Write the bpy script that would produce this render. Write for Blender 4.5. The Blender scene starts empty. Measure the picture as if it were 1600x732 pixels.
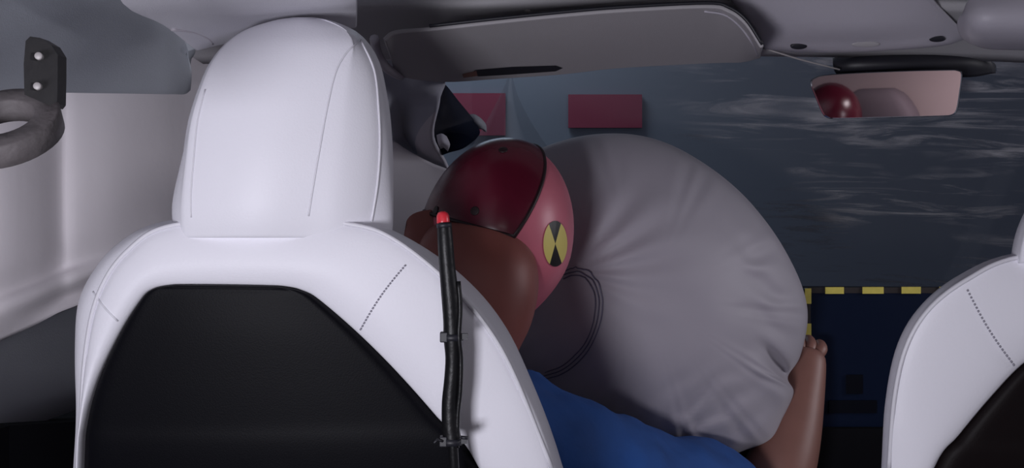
import bpy, bmesh, math, random
import numpy as np
from mathutils import Vector, Matrix, noise
from mathutils.bvhtree import BVHTree
random.seed(4)
SC = bpy.context.scene
COL = SC.collection
R = math.radians

# ------------------------------------------------------------------ camera
CZ, F = 0.85, 1512.0            # eye height above the cabin floor, focal length in pixels (1600 wide)
cam = bpy.data.cameras.new('camera'); camo = bpy.data.objects.new('camera', cam); COL.objects.link(camo)
camo.location = (0, 0, CZ); camo.rotation_euler = (R(90), 0, 0)
cam.sensor_width = 36; cam.lens = 36 * F / 1600; cam.clip_start = 0.01
SC.camera = camo

# ------------------------------------------------------------------ world, lights, exposure
w = bpy.data.worlds.new('hall'); SC.world = w; w.use_nodes = True
bg = w.node_tree.nodes['Background']
bg.inputs[0].default_value = (0.60, 0.60, 0.74, 1); bg.inputs[1].default_value = 0.16
SC.view_settings.view_transform = 'Standard'; SC.view_settings.look = 'None'
SC.view_settings.exposure = 0.0; SC.view_settings.gamma = 1.0
SC.view_settings.use_curve_mapping = False

def area(name, loc, target, size, power, col, sy=None):
    l = bpy.data.lights.new(name, 'AREA'); l.energy = power; l.color = col; l.size = size
    if sy: l.shape = 'RECTANGLE'; l.size_y = sy
    o = bpy.data.objects.new(name, l); COL.objects.link(o); o.location = loc
    o.rotation_euler = (Vector(target) - Vector(loc)).to_track_quat('-Z', 'Y').to_euler()
    return o
# on-board crash-test lamp on the rear bench, left of the camera
area('rear_bench_lamp', (-0.38, -0.32, 0.57), (-0.04, 1.0, 0.86), 0.24, 11.4, (0.92, 0.91, 1.0))
area('rear_fill_light', (0.18, -0.62, 1.12), (0.18, -0.62, 0), 0.18, 2.2, (1.0, 0.93, 0.95))  # added fill, no visible source; brightens the rear that the mirror reflects
# flood lamps of the test hall: through the right side windows and on the far wall
area('hall_flood_side', (2.5, 0.75, 1.42), (0.2, 1.3, 0.8), 0.8, 21, (0.95, 0.93, 1.0))
area('hall_flood_front', (-0.5, 6.35, 3.6), (-0.4, 7.0, 1.9), 1.4, 38, (0.80, 0.90, 1.0))

# ------------------------------------------------------------------ helpers
def lin(c):
    c = c / 255.0
    return c / 12.92 if c <= 0.04045 else ((c + 0.055) / 1.055) ** 2.4
def S(r, g, b): return (lin(r), lin(g), lin(b), 1)

def mat(name, col, rough=0.5, bump=0.0, bscale=200.0, var=0.0, vscale=8.0, metal=0.0, coat=0.0, spec=0.5, sheen=0.0, trans=0.0):
    m = bpy.data.materials.new(name); m.use_nodes = True
    nt = m.node_tree; b = nt.nodes['Principled BSDF']
    b.inputs['Base Color'].default_value = col; b.inputs['Roughness'].default_value = rough
    b.inputs['Metallic'].default_value = metal; b.inputs['Coat Weight'].default_value = coat
    b.inputs['Specular IOR Level'].default_value = spec; b.inputs['Sheen Weight'].default_value = sheen
    tc = nt.nodes.new('ShaderNodeTexCoord')
    if var > 0:
        n = nt.nodes.new('ShaderNodeTexNoise'); n.inputs['Scale'].default_value = vscale; n.inputs['Detail'].default_value = 4
        nt.links.new(tc.outputs['Object'], n.inputs['Vector'])
        mx = nt.nodes.new('ShaderNodeMixRGB'); mx.blend_type = 'MULTIPLY'; mx.inputs[0].default_value = 1
        mr = nt.nodes.new('ShaderNodeMapRange'); mr.inputs[1].default_value = .3; mr.inputs[2].default_value = .7
        mr.inputs[3].default_value = 1 - var; mr.inputs[4].default_value = 1
        nt.links.new(n.outputs['Fac'], mr.inputs[0]); nt.links.new(mr.outputs[0], mx.inputs[2])
        mx.inputs[1].default_value = col; nt.links.new(mx.outputs[0], b.inputs['Base Color'])
    if bump > 0:
        n = nt.nodes.new('ShaderNodeTexNoise'); n.inputs['Scale'].default_value = bscale; n.inputs['Detail'].default_value = 3
        nt.links.new(tc.outputs['Object'], n.inputs['Vector'])
        bp = nt.nodes.new('ShaderNodeBump'); bp.inputs['Strength'].default_value = bump; bp.inputs['Distance'].default_value = 0.002
        nt.links.new(n.outputs['Fac'], bp.inputs['Height']); nt.links.new(bp.outputs[0], b.inputs['Normal'])
    if trans > 0:
        t = nt.nodes.new('ShaderNodeBsdfTransparent'); mxs = nt.nodes.new('ShaderNodeMixShader'); mxs.inputs[0].default_value = 1 - trans
        nt.links.new(t.outputs[0], mxs.inputs[1]); nt.links.new(b.outputs[0], mxs.inputs[2])
        nt.links.new(mxs.outputs[0], nt.nodes['Material Output'].inputs[0])
    return m

M = dict(
    leather=mat('white_leather', (0.82, 0.81, 0.87, 1), 0.48, 0.10, 500, 0.03, 5, spec=.35),
    piping=mat('piping_leather', (0.70, 0.69, 0.74, 1), 0.45),
    thread=mat('grey_thread', (0.30, 0.29, 0.34, 1), 0.8),
    blackpanel=mat('black_plastic_shell', (0.0028, 0.0028, 0.0045, 1), 0.5, 0.08, 700, spec=0.09),
    brownpanel=mat('dark_brown_shell', (0.006, 0.0035, 0.004, 1), 0.55, 0.08, 700, spec=0.14),
    curtain=mat('curtain_airbag_fabric', (0.74, 0.70, 0.73, 1), 0.8, 0.15, 60, 0.06, 3),
    flap=mat('pale_headliner', (0.62, 0.61, 0.66, 1), 0.9, 0.2, 900, 0.05, 6),
    headliner=mat('grey_headliner', (0.40, 0.39, 0.41, 1), 0.9, 0.2, 900, 0.05, 6),
    rail=mat('blue_grey_trim', (0.36, 0.38, 0.42, 1), 0.75, 0.15, 700, 0.05, 5),
    pillar=mat('pillar_trim', (0.55, 0.52, 0.57, 1), 0.85, 0.2, 800, 0.08, 7),
    visor=mat('visor_vinyl', (0.36, 0.345, 0.36, 1), 0.6, 0.15, 600, 0.04, 6),
    console=mat('console_plastic', (0.42, 0.40, 0.45, 1), 0.5, 0.1, 600),
    dark=mat('dark_plastic', (0.012, 0.012, 0.018, 1), 0.5),
    black=mat('black_rubber', (0.006, 0.006, 0.007, 1), 0.42, 0.25, 150, spec=.3),
    navyglass=mat('tinted_glass', (0.004, 0.007, 0.018, 1), 0.12),
    navytrim=mat('navy_trim', (0.003, 0.006, 0.018, 1), 0.8, 0.2, 90, spec=.1),
    doorgrey=mat('door_trim_grey', (0.34, 0.35, 0.38, 1), 0.7, 0.15, 500, 0.15, 4),
    doorblack=mat('door_trim_black', (0.0025, 0.0025, 0.004, 1), 0.8, spec=.1),
    airbag=mat('airbag_nylon', (0.30, 0.278, 0.318, 1), 0.60, 0.12, 45, 0.05, 6, sheen=0.15),
    cap=mat('maroon_vinyl_cap', (0.090, 0.007, 0.019, 1), 0.26, 0.05, 60, 0.20, 20, spec=0.5),
    face=mat('pink_vinyl_skin', (0.58, 0.150, 0.205, 1), 0.36, 0.08, 60, 0.15, 14, spec=0.45),
    jacket=mat('brown_vinyl_skin', (0.30, 0.095, 0.078, 1), 0.48, 0.1, 60, 0.15, 14),
    skin=mat('tan_vinyl_skin', (0.22, 0.10, 0.078, 1), 0.5, 0.1, 60, 0.2, 14),
    groove=mat('dark_groove', (0.012, 0.002, 0.004, 1), 0.5),
    shirt=mat('blue_cotton', (0.006, 0.062, 0.26, 1), 0.85, 0.5, 60, 0.25, 16),
    yellow=mat('yellow_film', (0.62, 0.52, 0.14, 1), 0.5),
    tapeyellow=mat('yellow_tape', (0.62, 0.52, 0.10, 1), 0.5, 0.1, 200, 0.2, 60),
    tapeblack=mat('black_tape', (0.015, 0.010, 0.010, 1), 0.5),
    markblack=mat('black_film', (0.008, 0.007, 0.007, 1), 0.45),
    red=mat('red_lens', (0.62, 0.03, 0.045, 1), 0.3),
    cable=mat('cable_sheath', (0.075, 0.072, 0.12, 1), 0.5),
    screen=mat('screen_glass', (0.003, 0.007, 0.022, 1), 0.30, spec=0.25),
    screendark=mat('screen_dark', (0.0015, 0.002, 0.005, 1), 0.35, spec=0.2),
    bracket=mat('bracket_black', (0.018, 0.017, 0.019, 1), 0.5, 0.2, 120),
    ring=mat('bracket_grey', (0.10, 0.088, 0.092, 1), 0.7, 0.8, 90, 0.3, 60),
    steel=mat('bolt_steel', (0.36, 0.34, 0.34, 1), 0.6, metal=0.2),
    chrome=mat('chrome_edge', (0.65, 0.68, 0.72, 1), 0.15, metal=1.0),
    mirror=mat('mirror_silver', (0.86, 0.80, 0.83, 1), 0.02, metal=1.0),
    floor=mat('cabin_carpet', (0.010, 0.010, 0.012, 1), 0.95, 0.4, 300),
    dash=mat('dash_top', (0.004, 0.005, 0.011, 1), 0.8, 0.1, 300, spec=.12),
    hallwall=mat('hall_wall_paint', (0.20, 0.23, 0.285, 1), 0.8, 0.05, 3, 0.06, 0.6),
    hallnavy=mat('hall_navy_paint', (0.075, 0.10, 0.16, 1), 0.7, 0.05, 3, 0.15, 0.7),
    halfloor=mat('hall_floor_paint', (0.016, 0.022, 0.040, 1), 0.5, 0.05, 3, 0.2, 0.8),
    banner=mat('red_banner', (0.30, 0.040, 0.085, 1), 0.7, 0.05, 10, 0.08, 3),
    film=mat('torn_film', (0.46, 0.48, 0.53, 1), 0.7, 0.1, 50, 0.1, 20, trans=0.72),
    rearbeige=mat('rear_beige', (0.55, 0.44, 0.44, 1), 0.8, 0.1, 300),
    reargrey=mat('rear_grey', (0.16, 0.13, 0.15, 1), 0.8, 0.1, 300),
)

def P(px, py, d):
    return Vector(((px - 800) / F * d, d, CZ + (366 - py) / F * d))
def ray(px, py): return Vector(((px - 800) / F, 1, (366 - py) / F)).normalized()
EYE = Vector((0, 0, CZ))
ORG = {}

def mk(name, verts, faces, m, parent=None, smooth=True, origin=None):
    verts = [Vector(v) for v in verts]
    if parent is not None: o0 = ORG[parent.name]
    elif origin is not None: o0 = Vector(origin)
    else:
        xs = [v.x for v in verts]; ys = [v.y for v in verts]; zs = [v.z for v in verts]
        o0 = Vector(((min(xs) + max(xs)) / 2, (min(ys) + max(ys)) / 2, min(zs)))
    me = bpy.data.meshes.new(name)
    me.from_pydata([v - o0 for v in verts], [], faces); me.update()
    bm = bmesh.new(); bm.from_mesh(me); bmesh.ops.recalc_face_normals(bm, faces=bm.faces); bm.to_mesh(me); bm.free()
    if smooth: me.shade_smooth()
    me.materials.append(M[m])
    o = bpy.data.objects.new(name, me); COL.objects.link(o)
    if parent is not None: o.parent = parent
    else: o.location = o0
    ORG[o.name] = o0
    return o
def tag(o, label=None, cat=None, group=None, kind=None):
    if label: o['label'] = label
    if cat: o['category'] = cat
    if group: o['group'] = group
    if kind: o['kind'] = kind
    return o
def thing(name, loc, label, cat, group=None):
    o = bpy.data.objects.new(name, None); COL.objects.link(o); o.location = loc; o.empty_display_size = .05
    ORG[o.name] = Vector(loc)
    return tag(o, label, cat, group)

def crom(pts, n, closed=False):
    pts = [np.array(p, float) for p in pts]
    k = len(pts); out = []
    segs = k if closed else k - 1
    for i in range(segs):
        if closed: p0, p1, p2, p3 = pts[(i-1) % k], pts[i], pts[(i+1) % k], pts[(i+2) % k]
        else:
            p1, p2 = pts[i], pts[i+1]
            p0 = pts[i-1] if i > 0 else 2*p1 - p2
            p3 = pts[i+2] if i + 2 < k else 2*p2 - p1
        for j in range(n):
            t = j / n
            out.append(.5*((2*p1) + (p2-p0)*t + (2*p0-5*p1+4*p2-p3)*t*t + (3*p1-p0-3*p2+p3)*t**3))
    if not closed: out.append(pts[-1])
    return out
def grid(rows, nu, nv, closed_u=False):
    rows = [crom(r, nu, closed_u) if nu > 1 else [np.array(p, float) for p in r] for r in rows]
    n = len(rows[0])
    cols = [crom([r[i] for r in rows], nv) if nv > 1 else [r[i] for r in rows] for i in range(n)]
    return [[cols[i][j] for i in range(n)] for j in range(len(cols[0]))]
def gridmesh(g, closed_u=False, cap0=False, cap1=False):
    n = len(g[0]); v = [Vector(p) for r in g for p in r]; f = []
    for j in range(len(g)-1):
        for i in range(n if closed_u else n-1):
            i2 = (i+1) % n
            f.append((j*n+i, j*n+i2, (j+1)*n+i2, (j+1)*n+i))
    if cap0: f.append(tuple(range(n)))
    if cap1: f.append(tuple((len(g)-1)*n + i for i in range(n)))
    return v, f
def loft(name, rows, m, parent=None, nu=4, nv=3, closed=False, thick=0.0, cap0=False, cap1=False, bev=0.0):
    v, f = gridmesh(grid(rows, nu, nv, closed), closed, cap0, cap1)
    o = mk(name, v, f, m, parent)
    if thick:
        s = o.modifiers.new('solid', 'SOLIDIFY'); s.thickness = abs(thick); s.offset = 0.0
        if bev:
            b = o.modifiers.new('bevel', 'BEVEL'); b.width = bev; b.segments = 2; b.limit_method = 'ANGLE'; b.angle_limit = R(50)
    return o
def tubegeo(pts, r, seg=8):
    pts = [Vector(p) for p in pts]; rr = r if isinstance(r, (list, tuple)) else [r]*len(pts)
    v = []; f = []; up = Vector((0.3, -1, .2))
    for i, p in enumerate(pts):
        t = (pts[min(i+1, len(pts)-1)] - pts[max(i-1, 0)])
        if t.length < 1e-9: t = Vector((0, 0, 1))
        t.normalize()
        a = t.cross(up)
        if a.length < 1e-4: a = t.cross(Vector((1, 0, 0)))
        a.normalize(); b = t.cross(a)
        for k in range(seg):
            an = 2*math.pi*k/seg
            v.append(p + (a*math.cos(an) + b*math.sin(an))*rr[i])
    for i in range(len(pts)-1):
        for k in range(seg):
            k2 = (k+1) % seg
            f.append((i*seg+k, i*seg+k2, (i+1)*seg+k2, (i+1)*seg+k))
    f.append(tuple(range(seg))); f.append(tuple((len(pts)-1)*seg+k for k in range(seg)))
    return v, f
def tube(name, pts, r, m, parent=None, seg=8):
    v, f = tubegeo(pts, r, seg); return mk(name, v, f, m, parent)
def boxgeo(c, sx, sy, sz, M3=None):
    v = []
    for x in (-1, 1):
        for y in (-1, 1):
            for z in (-1, 1):
                q = Vector((x*sx/2, y*sy/2, z*sz/2))
                if M3 is not None: q = M3 @ q
                v.append(Vector(c) + q)
    return v, [(0,1,3,2),(4,6,7,5),(0,4,5,1),(2,3,7,6),(0,2,6,4),(1,5,7,3)]
def box(name, c, sx, sy, sz, m, parent=None, M3=None, bev=0.0):
    v, f = boxgeo(c, sx, sy, sz, M3); o = mk(name, v, f, m, parent, smooth=False)
    if bev:
        b = o.modifiers.new('bevel', 'BEVEL'); b.width = bev; b.segments = 3
    return o
def disc(name, c, n, r, h, m, parent=None, seg=20, ry=None, ux=None):
    n = Vector(n).normalized(); a = Vector(ux) if ux else n.orthogonal(); a = (a - n*a.dot(n)).normalized(); b = n.cross(a)
    ry = ry or r; v = []; f = []
    for s, k in ((-.5, 1), (.35, 1), (.5, .85)):
        for i in range(seg):
            t = 2*math.pi*i/seg
            v.append(Vector(c) + n*h*s + a*math.cos(t)*r*k + b*math.sin(t)*ry*k)
    for j in range(2):
        for i in range(seg):
            i2 = (i+1) % seg; f.append((j*seg+i, j*seg+i2, (j+1)*seg+i2, (j+1)*seg+i))
    f.append(tuple(range(seg))); f.append(tuple(2*seg+i for i in range(seg)))
    return mk(name, v, f, m, parent)
def bvh_of(o):
    o0 = ORG[o.name]
    return BVHTree.FromPolygons([v.co + o0 for v in o.data.vertices], [tuple(p.vertices) for p in o.data.polygons])
def hit(bvh, px, py, off=0.0):
    loc, n, i, d = bvh.ray_cast(EYE, ray(px, py))
    if loc is None: return None
    if n.dot(ray(px, py)) > 0: n = -n
    return loc + n*off
def stitches(name, a, b_, bvh, n, m, parent, w=.0008, duty=.5, off=.0012, curve=None):
    V = []; Fc = []
    for i in range(n):
        ts = (i + .5 - duty/2)/n, (i + .5 + duty/2)/n
        pts = []
        for t in ts:
            px = a[0] + (b_[0]-a[0])*t; py = a[1] + (b_[1]-a[1])*t
            if curve: px += curve[0]*math.sin(math.pi*t); py += curve[1]*math.sin(math.pi*t)
            h = hit(bvh, px, py, off)
            if h is not None: pts.append(h)
        if len(pts) == 2:
            v, f = tubegeo(pts, w, 6); k = len(V); V += v; Fc += [tuple(q+k for q in ff) for ff in f]
    o = mk(name, V, Fc, m, parent); o['kind'] = 'stuff'; return o
def surfcurve(name, pix, bvh, r, m, parent, off=0.0, n=6, seg=6):
    pts = [hit(bvh, p[0], p[1], off) for p in crom([(a, b, 0) for a, b in pix], n)]
    pts = [p for p in pts if p is not None]
    return tube(name, pts, r, m, parent, seg)

# ------------------------------------------------------------------ the setting: cabin shell
tag(mk('floor', *boxgeo((.20, .75, -.02), 1.76, 3.6, .04), 'floor', smooth=False), kind='structure')
# ceiling: headliner frame round a dark glass roof
ZC = 1.135
def ceil_piece(name, x0, x1, y0, y1, m='headliner', z=ZC, t=.03):
    return tag(mk(name, *boxgeo(((x0+x1)/2, (y0+y1)/2, z+t/2), x1-x0, y1-y0, t), m, smooth=False), kind='structure')
hd = [[(-.62, 1.19, 1.125), (-.3, 1.19, 1.133), (.18, 1.185, 1.14), (.6, 1.19, 1.133), (.95, 1.19, 1.12)],
      [(-.62, 1.25, 1.110), (-.3, 1.25, 1.120), (.18, 1.25, 1.127), (.6, 1.25, 1.120), (.95, 1.25, 1.105)],
      [(-.62, 1.335, 1.082), (-.3, 1.335, 1.094), (.18, 1.335, 1.101), (.6, 1.335, 1.096), (.95, 1.335, 1.078)]]
tag(loft('trim_1', hd, 'headliner', nu=5, nv=4, thick=.012), kind='structure')
ceil_piece('ceiling', -.10, .50, -.8, 1.188, 'navyglass', 1.150)
ceil_piece('trim_2', -.64, -.10, -.8, .70)
ceil_piece('trim_3', .50, 1.0, -.8, 1.188, 'headliner', 1.138)
tag(mk('wall_right', *boxgeo((1.06, .7, .33), .05, 3.2, .70), 'doorgrey', smooth=False), kind='structure')
# left door: grey trim above, black below the armrest line
dl = [[(-.60, .0, .60), (-.585, .9, .615), (-.56, 1.25, .625), (-.50, 1.9, .63)],
      [(-.63, .0, .72), (-.615, .9, .725), (-.59, 1.25, .735), (-.53, 1.9, .74)],
      [(-.65, .0, .86), (-.635, .9, .86), (-.61, 1.25, .86), (-.55, 1.9, .86)]]
tag(loft('wall_left', dl, 'doorgrey', nu=5, nv=4, thick=.02), kind='structure')
q4 = [(-.66, -.4, 0), (-.53, -.4, 0), (-.66, -.4, .70), (-.53, -.4, .70), (-.66, 1.02, 0), (-.53, 1.02, 0), (-.66, 1.02, .648), (-.53, 1.02, .648), (-.66, 1.34, 0), (-.46, 1.34, 0), (-.66, 1.34, .598), (-.46, 1.34, .598), (-.62, 1.9, 0), (-.44, 1.9, 0), (-.62, 1.9, .56), (-.44, 1.9, .56)]
f4 = [(0, 1, 3, 2), (12, 14, 15, 13)] + [q for k in (0, 4, 8) for q in ((k, k+4, k+5, k+1), (k+2, k+3, k+7, k+6), (k, k+2, k+6, k+4), (k+1, k+5, k+7, k+3))]
tag(mk('trim_4', q4, f4, 'doorblack', smooth=False), kind='structure')
tag(mk('wall_rear', *boxgeo((.18, -1.02, .60), 1.6, .04, 1.2), 'rearbeige', smooth=False), kind='structure')
# dashboard
ds = [[(-.55, 1.62, .55), (.1, 1.60, .55), (.9, 1.62, .55)],
      [(-.55, 1.60, .68), (.1, 1.58, .68), (.9, 1.60, .68)],
      [(-.55, 1.66, .725), (.1, 1.64, .725), (.9, 1.66, .725)],
      [(-.55, 1.95, .735), (.1, 2.0, .735), (.9, 1.95, .735)],
      [(-.55, 2.25, .715), (.1, 2.32, .715), (.9, 2.25, .715)]]
tag(loft('trim_5', ds, 'dash', nu=6, nv=4, thick=.015), kind='structure')
tag(mk('trim_6', *boxgeo((.18, 1.72, .27), 1.45, .16, .54), 'dash', smooth=False), kind='structure')

# windscreen: clear glass with grey haze painted in and long whitish scuff streaks on it
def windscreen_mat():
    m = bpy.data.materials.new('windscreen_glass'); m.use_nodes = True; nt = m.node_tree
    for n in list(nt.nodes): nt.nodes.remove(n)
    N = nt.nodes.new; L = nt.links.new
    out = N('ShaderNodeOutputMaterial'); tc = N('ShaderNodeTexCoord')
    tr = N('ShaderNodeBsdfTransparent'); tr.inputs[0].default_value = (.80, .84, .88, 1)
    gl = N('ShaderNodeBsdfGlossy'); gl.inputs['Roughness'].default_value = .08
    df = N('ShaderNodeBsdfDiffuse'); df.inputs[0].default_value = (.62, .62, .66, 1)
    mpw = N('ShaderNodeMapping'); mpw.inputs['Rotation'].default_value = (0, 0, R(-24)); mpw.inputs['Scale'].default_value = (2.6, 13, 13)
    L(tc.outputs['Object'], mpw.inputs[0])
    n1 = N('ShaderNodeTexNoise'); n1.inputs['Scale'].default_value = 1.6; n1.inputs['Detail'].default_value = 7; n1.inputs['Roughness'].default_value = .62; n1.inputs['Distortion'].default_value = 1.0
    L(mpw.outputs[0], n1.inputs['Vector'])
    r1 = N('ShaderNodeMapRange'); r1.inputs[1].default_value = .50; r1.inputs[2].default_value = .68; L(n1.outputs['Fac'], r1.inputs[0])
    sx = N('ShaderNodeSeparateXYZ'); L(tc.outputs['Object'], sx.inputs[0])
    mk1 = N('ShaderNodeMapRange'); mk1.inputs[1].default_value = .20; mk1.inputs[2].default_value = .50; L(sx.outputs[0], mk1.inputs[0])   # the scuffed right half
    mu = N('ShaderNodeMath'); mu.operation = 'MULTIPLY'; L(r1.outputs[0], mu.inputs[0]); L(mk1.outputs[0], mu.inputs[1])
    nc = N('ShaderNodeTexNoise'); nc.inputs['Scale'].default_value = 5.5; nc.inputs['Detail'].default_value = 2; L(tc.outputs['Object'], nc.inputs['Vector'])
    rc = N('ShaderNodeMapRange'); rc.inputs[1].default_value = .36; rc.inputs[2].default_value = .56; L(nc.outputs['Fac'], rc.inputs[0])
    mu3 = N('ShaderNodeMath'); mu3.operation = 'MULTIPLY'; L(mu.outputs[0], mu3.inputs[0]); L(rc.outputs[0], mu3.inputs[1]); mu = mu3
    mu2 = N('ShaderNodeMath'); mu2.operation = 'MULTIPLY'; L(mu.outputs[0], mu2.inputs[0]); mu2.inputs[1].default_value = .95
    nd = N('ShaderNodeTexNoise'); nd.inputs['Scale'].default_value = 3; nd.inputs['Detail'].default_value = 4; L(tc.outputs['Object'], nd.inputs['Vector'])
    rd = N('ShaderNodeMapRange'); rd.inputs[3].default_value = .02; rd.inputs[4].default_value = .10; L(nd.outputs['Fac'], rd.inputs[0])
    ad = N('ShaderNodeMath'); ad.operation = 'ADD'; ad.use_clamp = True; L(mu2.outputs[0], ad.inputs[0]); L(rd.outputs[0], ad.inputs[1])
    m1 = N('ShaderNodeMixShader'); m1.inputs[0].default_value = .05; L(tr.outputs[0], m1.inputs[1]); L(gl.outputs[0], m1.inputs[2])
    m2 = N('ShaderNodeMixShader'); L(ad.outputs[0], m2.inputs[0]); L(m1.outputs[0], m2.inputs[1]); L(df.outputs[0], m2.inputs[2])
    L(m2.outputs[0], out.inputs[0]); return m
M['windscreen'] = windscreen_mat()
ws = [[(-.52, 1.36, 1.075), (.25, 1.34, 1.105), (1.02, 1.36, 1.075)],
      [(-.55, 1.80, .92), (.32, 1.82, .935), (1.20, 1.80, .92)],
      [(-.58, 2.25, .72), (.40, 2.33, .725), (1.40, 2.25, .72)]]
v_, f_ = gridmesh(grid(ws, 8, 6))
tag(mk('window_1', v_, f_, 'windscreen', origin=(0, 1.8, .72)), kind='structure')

# test hall beyond the glass
tag(mk('wall_front', *boxgeo((1.0, 7.05, 2.4), 14, .1, 5.6), 'hallwall', smooth=False), kind='structure')
tag(mk('baseboard_front', *boxgeo((1.0, 6.98, -.10), 14, .06, .75), 'hallnavy', smooth=False), kind='structure')
tag(mk('trim_7', *boxgeo((1.0, 4.8, -.52), 14, 4.4, .08), 'halfloor', smooth=False), kind='structure')
def banner(px0, px1, py0, py1, label):
    a, b = P(px0, py0, 6.97), P(px1, py1, 6.97)
    tag(mk('red_banner', *boxgeo(((a.x+b.x)/2, 6.975, (a.z+b.z)/2), b.x-a.x, .03, a.z-b.z), 'banner', smooth=False), label, 'banner', 'red banners on the hall wall')
banner(693, 790, 146, 212, 'red rectangle on the far wall beside the torn dark pillar flap')
banner(888, 1003, 148, 200, 'red rectangle on the far wall right above the big airbag')

# ------------------------------------------------------------------ left side: rail, headliner flap, curtain airbag, pillar
def dz(px):   # how far the curtain hangs along the left side
    return float(np.interp(px, [-200, -60, 0, 100, 200, 300, 400, 520, 660], [.93, 1.01, 1.05, 1.13, 1.22, 1.32, 1.46, 1.58, 1.62]))
cols = [-160, -60, 0, 50, 92, 120, 180, 250, 310, 380, 460, 540, 600, 660, 740]
bul = [0, -.02, -.03, -.025, -.008, -.022, -.035, -.03, -.01, -.03, -.03, -.02, 0, 0, .02]
top = [100, 110, 118, 118, 110, 100, 85, 70, 55, 50, 60, 110, 205, 248, 280]
bot = [610, 560, 530, 508, 489, 478, 455, 430, 420, 420, 420, 420, 430, 440, 450]
crow = []
for t in (0, .12, .3, .5, .7, .82, .88, .94, 1.0):
    row = []
    for i, c in enumerate(cols):
        b = math.sin(math.pi*min(1, t*1.02))**.6 if 0 < t < 1 else 0
        wr = .010*math.sin(t*40 + c*.01) if t > .75 else 0
        row.append(P(c, top[i] + (bot[i]-top[i])*t, dz(c) + bul[i]*b + wr))
    crow.append(row)
cur = loft('curtain_airbag', crow, 'curtain', nu=4, nv=4, thick=.006)
tag(cur, 'deflated pale grey side curtain airbag hanging along the left windows', 'airbag')

rr = [[P(-120, -60, .66), P(0, -55, .76), P(120, -40, .86), P(220, -10, .95), P(262, 22, .99), P(290, 52, 1.02), P(300, 78, 1.03)],
      [P(-120, 20, .68), P(0, 30, .78), P(120, 35, .88), P(220, 45, .97), P(262, 60, 1.01), P(290, 78, 1.04), P(299, 92, 1.05)],
      [P(-120, 90, .70), P(0, 97, .80), P(120, 100, .90), P(220, 104, .99), P(262, 107, 1.03), P(288, 112, 1.06), P(296, 114, 1.07)],
      [P(-120, 132, .74), P(0, 138, .83), P(120, 141, .93), P(220, 143, 1.02), P(262, 144, 1.06), P(284, 144, 1.09), P(293, 138, 1.10)]]
tag(loft('roof_rail_panel', rr, 'rail', nu=5, nv=4, thick=.008, bev=.002), 'dark blue-grey roof rail panel above the curtain airbag at upper left', 'trim panel')
hr = [[P(150, -90, .70), P(260, -95, .72), P(400, -100, .74), P(557, -100, .76)],
      [P(190, 0, .80), P(290, -5, .82), P(420, -10, .84), P(558, -12, .86)],
      [P(252, 34, .86), P(330, 30, .89), P(440, 22, .92), P(558, 10, .93)],
      [P(304, 76, .93), P(360, 62, .96), P(450, 48, .98), P(557, 38, .99)]]
tag(loft('headliner_flap', hr, 'flap', nu=5, nv=4, thick=.008, bev=.002), 'light grey headliner section hanging above the driver headrest', 'headliner')
tube('headliner_flap_edge', crom([P(268, 46, .87), P(300, 49, .895), P(322, 58, .92), P(332, 68, .94)], 5), .0016, 'pillar', bpy.data.objects['headliner_flap'])
# front left pillar with its loose cover
pr = [[P(560, 20, 1.22), P(600, 30, 1.27), P(640, 60, 1.33), P(680, 100, 1.40), P(697, 125, 1.45)],
      [P(575, 90, 1.34), P(605, 105, 1.38), P(632, 122, 1.42), P(668, 126, 1.46), P(694, 131, 1.50)],
      [P(595, 150, 1.46), P(614, 158, 1.52), P(630, 168, 1.57), P(655, 168, 1.53), P(684, 168, 1.50)],
      [P(606, 185, 1.54), P(620, 196, 1.60), P(634, 212, 1.64), P(655, 222, 1.60), P(677, 215, 1.56)],
      [P(612, 215, 1.60), P(630, 228, 1.64), P(650, 242, 1.66), P(675, 258, 1.66), P(700, 262, 1.65)],
      [P(612, 245, 1.66), P(632, 262, 1.68), P(655, 282, 1.70), P(680, 300, 1.71), P(710, 310, 1.71)]]
tag(loft('trim_8', pr, 'pillar', nu=5, nv=5, thick=.006), kind='structure')
vf = [[P(694, 131, 1.56), P(694, 132, 1.56), P(695, 133, 1.56), P(697, 134, 1.56)],
      [P(682, 165, 1.58), P(693, 163, 1.565), P(705, 160, 1.565), P(715, 158, 1.585)],
      [P(677, 200, 1.60), P(695, 200, 1.575), P(720, 192, 1.575), P(738, 186, 1.60)],
      [P(678, 222, 1.61), P(700, 220, 1.59), P(728, 213, 1.59), P(749, 206, 1.61)],
      [P(690, 243, 1.62), P(703, 238, 1.60), P(722, 232, 1.60), P(740, 219, 1.62)]]
tag(loft('pillar_flap', vf, 'navytrim', nu=4, nv=4, thick=.003), 'torn dark navy triangular flap beside the left windscreen pillar', 'trim')
tag(loft('torn_foam_scrap', [[P(729, 183, 1.63), P(740, 181, 1.63), P(750, 187, 1.64)], [P(735, 190, 1.61), P(746, 190, 1.60), P(757, 196, 1.63)], [P(743, 200, 1.62), P(752, 200, 1.62), P(758, 206, 1.64)]], 'headliner', nu=4, nv=4, thick=.006), 'small pale torn foam scrap at the tip of the navy flap', 'scrap')
tag(loft('crumpled_foil', [[P(683, 212, 1.55), P(690, 210, 1.545), P(697, 214, 1.55)], [P(685, 222, 1.54), P(692, 221, 1.53), P(702, 226, 1.545)], [P(688, 232, 1.55), P(694, 230, 1.55), P(700, 236, 1.555)]], 'pillar', nu=4, nv=4, thick=.003), 'small crumpled pale scrap below the navy pillar flap', 'scrap')
fr = []
for t in (0, .12, .3, .6, 1.0):
    wL = 4 + 52*t**1.15; wR = 5 + 62*t**1.4; row = []
    for k in range(9):
        u = k/8; row.append(P(797 - 6*t - wL + (wL+wR)*u, 122 + 112*t, 1.66 + .03*t + .012*math.sin(u*11)*(.3+t)))
    fr.append(row)
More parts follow.
